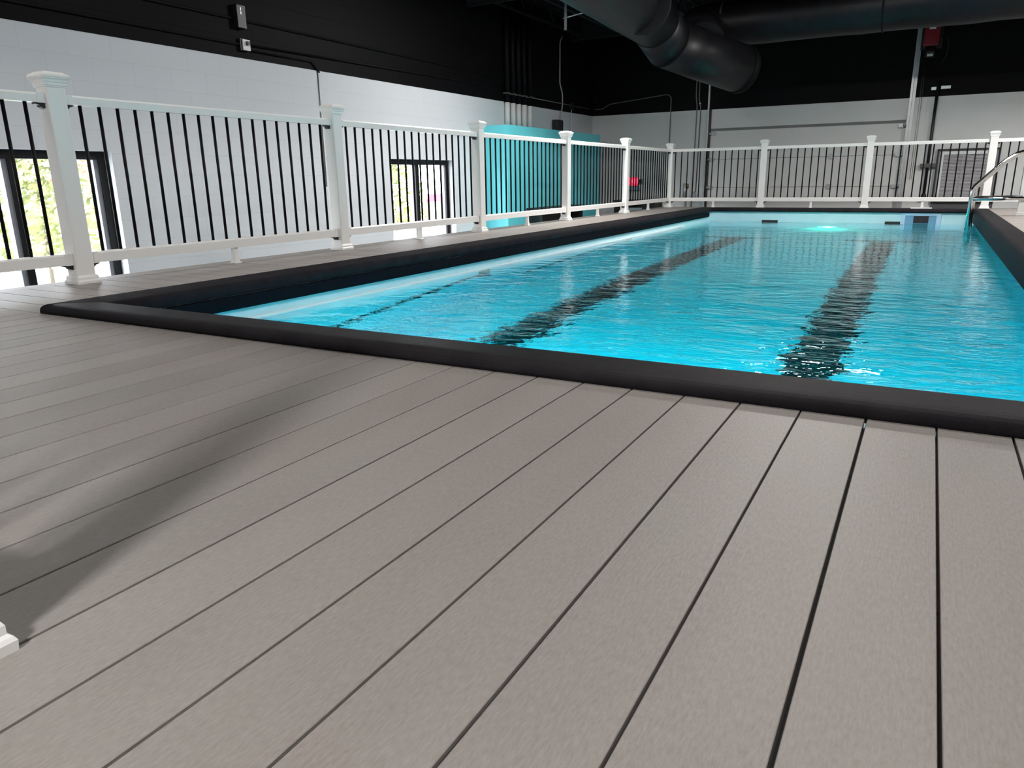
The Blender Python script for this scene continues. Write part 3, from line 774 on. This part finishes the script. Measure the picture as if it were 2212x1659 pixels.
B0 = Vector((-3.52, 10.15, 2.45)); B1 = Vector((-3.95, 11.35, 2.93))
bm = B(); tube(bm, fillet([B0, B1, (-3.3, 11.42, 2.965), (-2.9, 11.42, 2.965)], .42, 10), RD-.004, 48); dobj('wye_elbow', bm, MAT['duct'], br)
bm = B(); pts = [(-3.52+.35*k, 11.42+random.uniform(-.004,.004), 2.965) for k in range(28)]
tube(bm, pts, [RD+random.uniform(-.004,.012) for _ in pts], 48); dobj('fabric_sleeve', bm, MAT['duct'], br)
bm = B(); tube(bm, [(-3.53,11.42,2.965), (-3.50,11.42,2.965)], RD+.016, 48); dobj('clamp_ring', bm, MAT['greyconduit'], br)
bm = B()
for x in (-1.15, .8, 2.8, 4.8): seam(bm, (x,11.42,2.965), (1,0,0), RD+.014); tube(bm, [(x,11.42,2.965+RD), (x,11.42,ZC)], .008, 6)
dobj('seam_ring', bm, MAT['ceil'], br)
hg = empty('hanger_clamp', (-5.74, 10.0, ZC), 'pale hanger rod with a bright clamp under the black ceiling left of the duct', 'hanger')
bm = B(); tube(bm, [(0,0,-.12), (0,0,-.74)], .024, 10); obj('hanger_rod', bm, mat('grey_rod', (.22,.22,.23), .5), hg)
bm = B(); tube(bm, [(0,0,0), (0,0,-.12)], .010, 8); obj('hanger_stub', bm, MAT['joist'], hg)
bm = B(); tube(bm, [(-.05,0,-.56), (.08,0,-.545), (.60,.0,-.48)], [.014,.010,.006], 8); obj('brace_rod', bm, mat('bright_clamp', (.65,.72,.75), .25, .6), hg)
for k in range(8):
    x = -6.75+.78*k
    bm = B(); box(bm, x-.035, x+.035, YF, 12.9, 3.30, 3.33); box(bm, x-.035, x+.035, YF, 12.9, ZC-.035, ZC-.005)
    y = YF+.2
    while y < 12.7:
        tube(bm, [(x,y,3.32), (x,y+.28,ZC-.02)], .010, 6, False); tube(bm, [(x,y+.28,ZC-.02), (x,y+.56,3.32)], .010, 6, False); y += .56
    struct(obj('ceiling_joist', bm, MAT['joist']))
bm = B(); box(bm, XW, XR, 9.0, 9.06, 3.20, 3.295); struct(obj('ceiling_beam', bm, MAT['joist']))
bm = B(); box(bm, XW, XR, 12.9, 13.05, 3.25, ZC); struct(obj('ceiling_beam', bm, MAT['joist']))
for i, (x, y, z, lx, ly, p) in enumerate(LAMPS):
    e = empty('ceiling_light', (x, y, z), 'flat white panel light hung under the ceiling out of the picture', 'light', 'panel lights')
    quick('light_housing', [(-lx/2-.03, lx/2+.03, -ly/2-.03, ly/2+.03, .012, .06)], MAT['white_plastic'], e)
    bm = B(); tube(bm, [(0,0,.06), (0,0,ZC-z)], .012, 8); obj('light_stem', bm, MAT['joist'], e)
    ld = bpy.data.lights.new('lamp', 'AREA'); ld.shape = 'RECTANGLE'; ld.size = lx; ld.size_y = ly; ld.energy = p; ld.color = (1.0,.965,.93)
    lo = bpy.data.objects.new('lamp', ld); COL.objects.link(lo); lo.parent = e

# ---------------------------------------------------------------- outdoors beyond the windows
g = struct(quick('ground', [(-60, XW-.35, -40, 50, -1.6, -1.43)], MAT['grass']))
struct(quick('paving', [(XW-5.2, XW-.3, -20, 30, -1.44, -1.415)], MAT['paving']))
def tree(x, y, h, m, label):
    e = empty('tree', (x, y, -1.43), label, 'tree', 'trees outside the windows')
    bm = B(); tube(bm, [(0,0,0), (.05,0,h*.3), (.0,.1,h*.6), (0,0,h*.85)], [.04,.035,.03,.015], 8); obj('trunk', bm, MAT['bark'], e)
    bm = B(); rr = random.Random(int(x*31+y*17))
    for k in range(2000):
        a = rr.uniform(0, 2*PI); q = rr.random()**.5; zz = rr.uniform(.18, 1.0)
        rad = h*.42*math.sin(min(1, (1.08-zz)*1.5)*PI/2)*q
        c = Vector((rad*math.cos(a), rad*math.sin(a), zz*h)); s = rr.uniform(.05,.14)
        n = Vector((rr.uniform(-1,1), rr.uniform(-1,1), rr.uniform(-1,1))).normalized(); t1 = n.orthogonal().normalized(); t2 = n.cross(t1)
        bm.faces.new([bm.verts.new(c+(t1*px+t2*py)*s) for px, py in ((-.6,-.3), (.6,-.3), (.8,.2), (0,.6), (-.8,.2))])
    obj('foliage', bm, m, e, recalc=False)
tree(-15, 6.3, 3.1, MAT['leaf'], 'yellow-green tree outside, seen through the middle of the first window')
tree(-21, 7.2, 3.3, MAT['leaf'], 'low yellow-green tree outside at the left edge of the first window')
tree(-23, 11.6, 3.6, MAT['leaf2'], 'pale russet tree outside, seen at the right of the first window')
tree(-15, 16.7, 3.1, MAT['leaf'], 'yellow-green tree outside, seen at the left of the further window')
bn = empty('signboard', (-19, 25.15, -1.43), 'pink red board outside, seen through the further window', 'board')
quick('board_face', [(-.05,.05,-.62,.62,1.10,1.42)], MAT['banner'], bn); quick('board_post', [(-.05,.05,-.55,-.47,0,1.10), (-.05,.05,.47,.55,0,1.10)], MAT['bark'], bn)
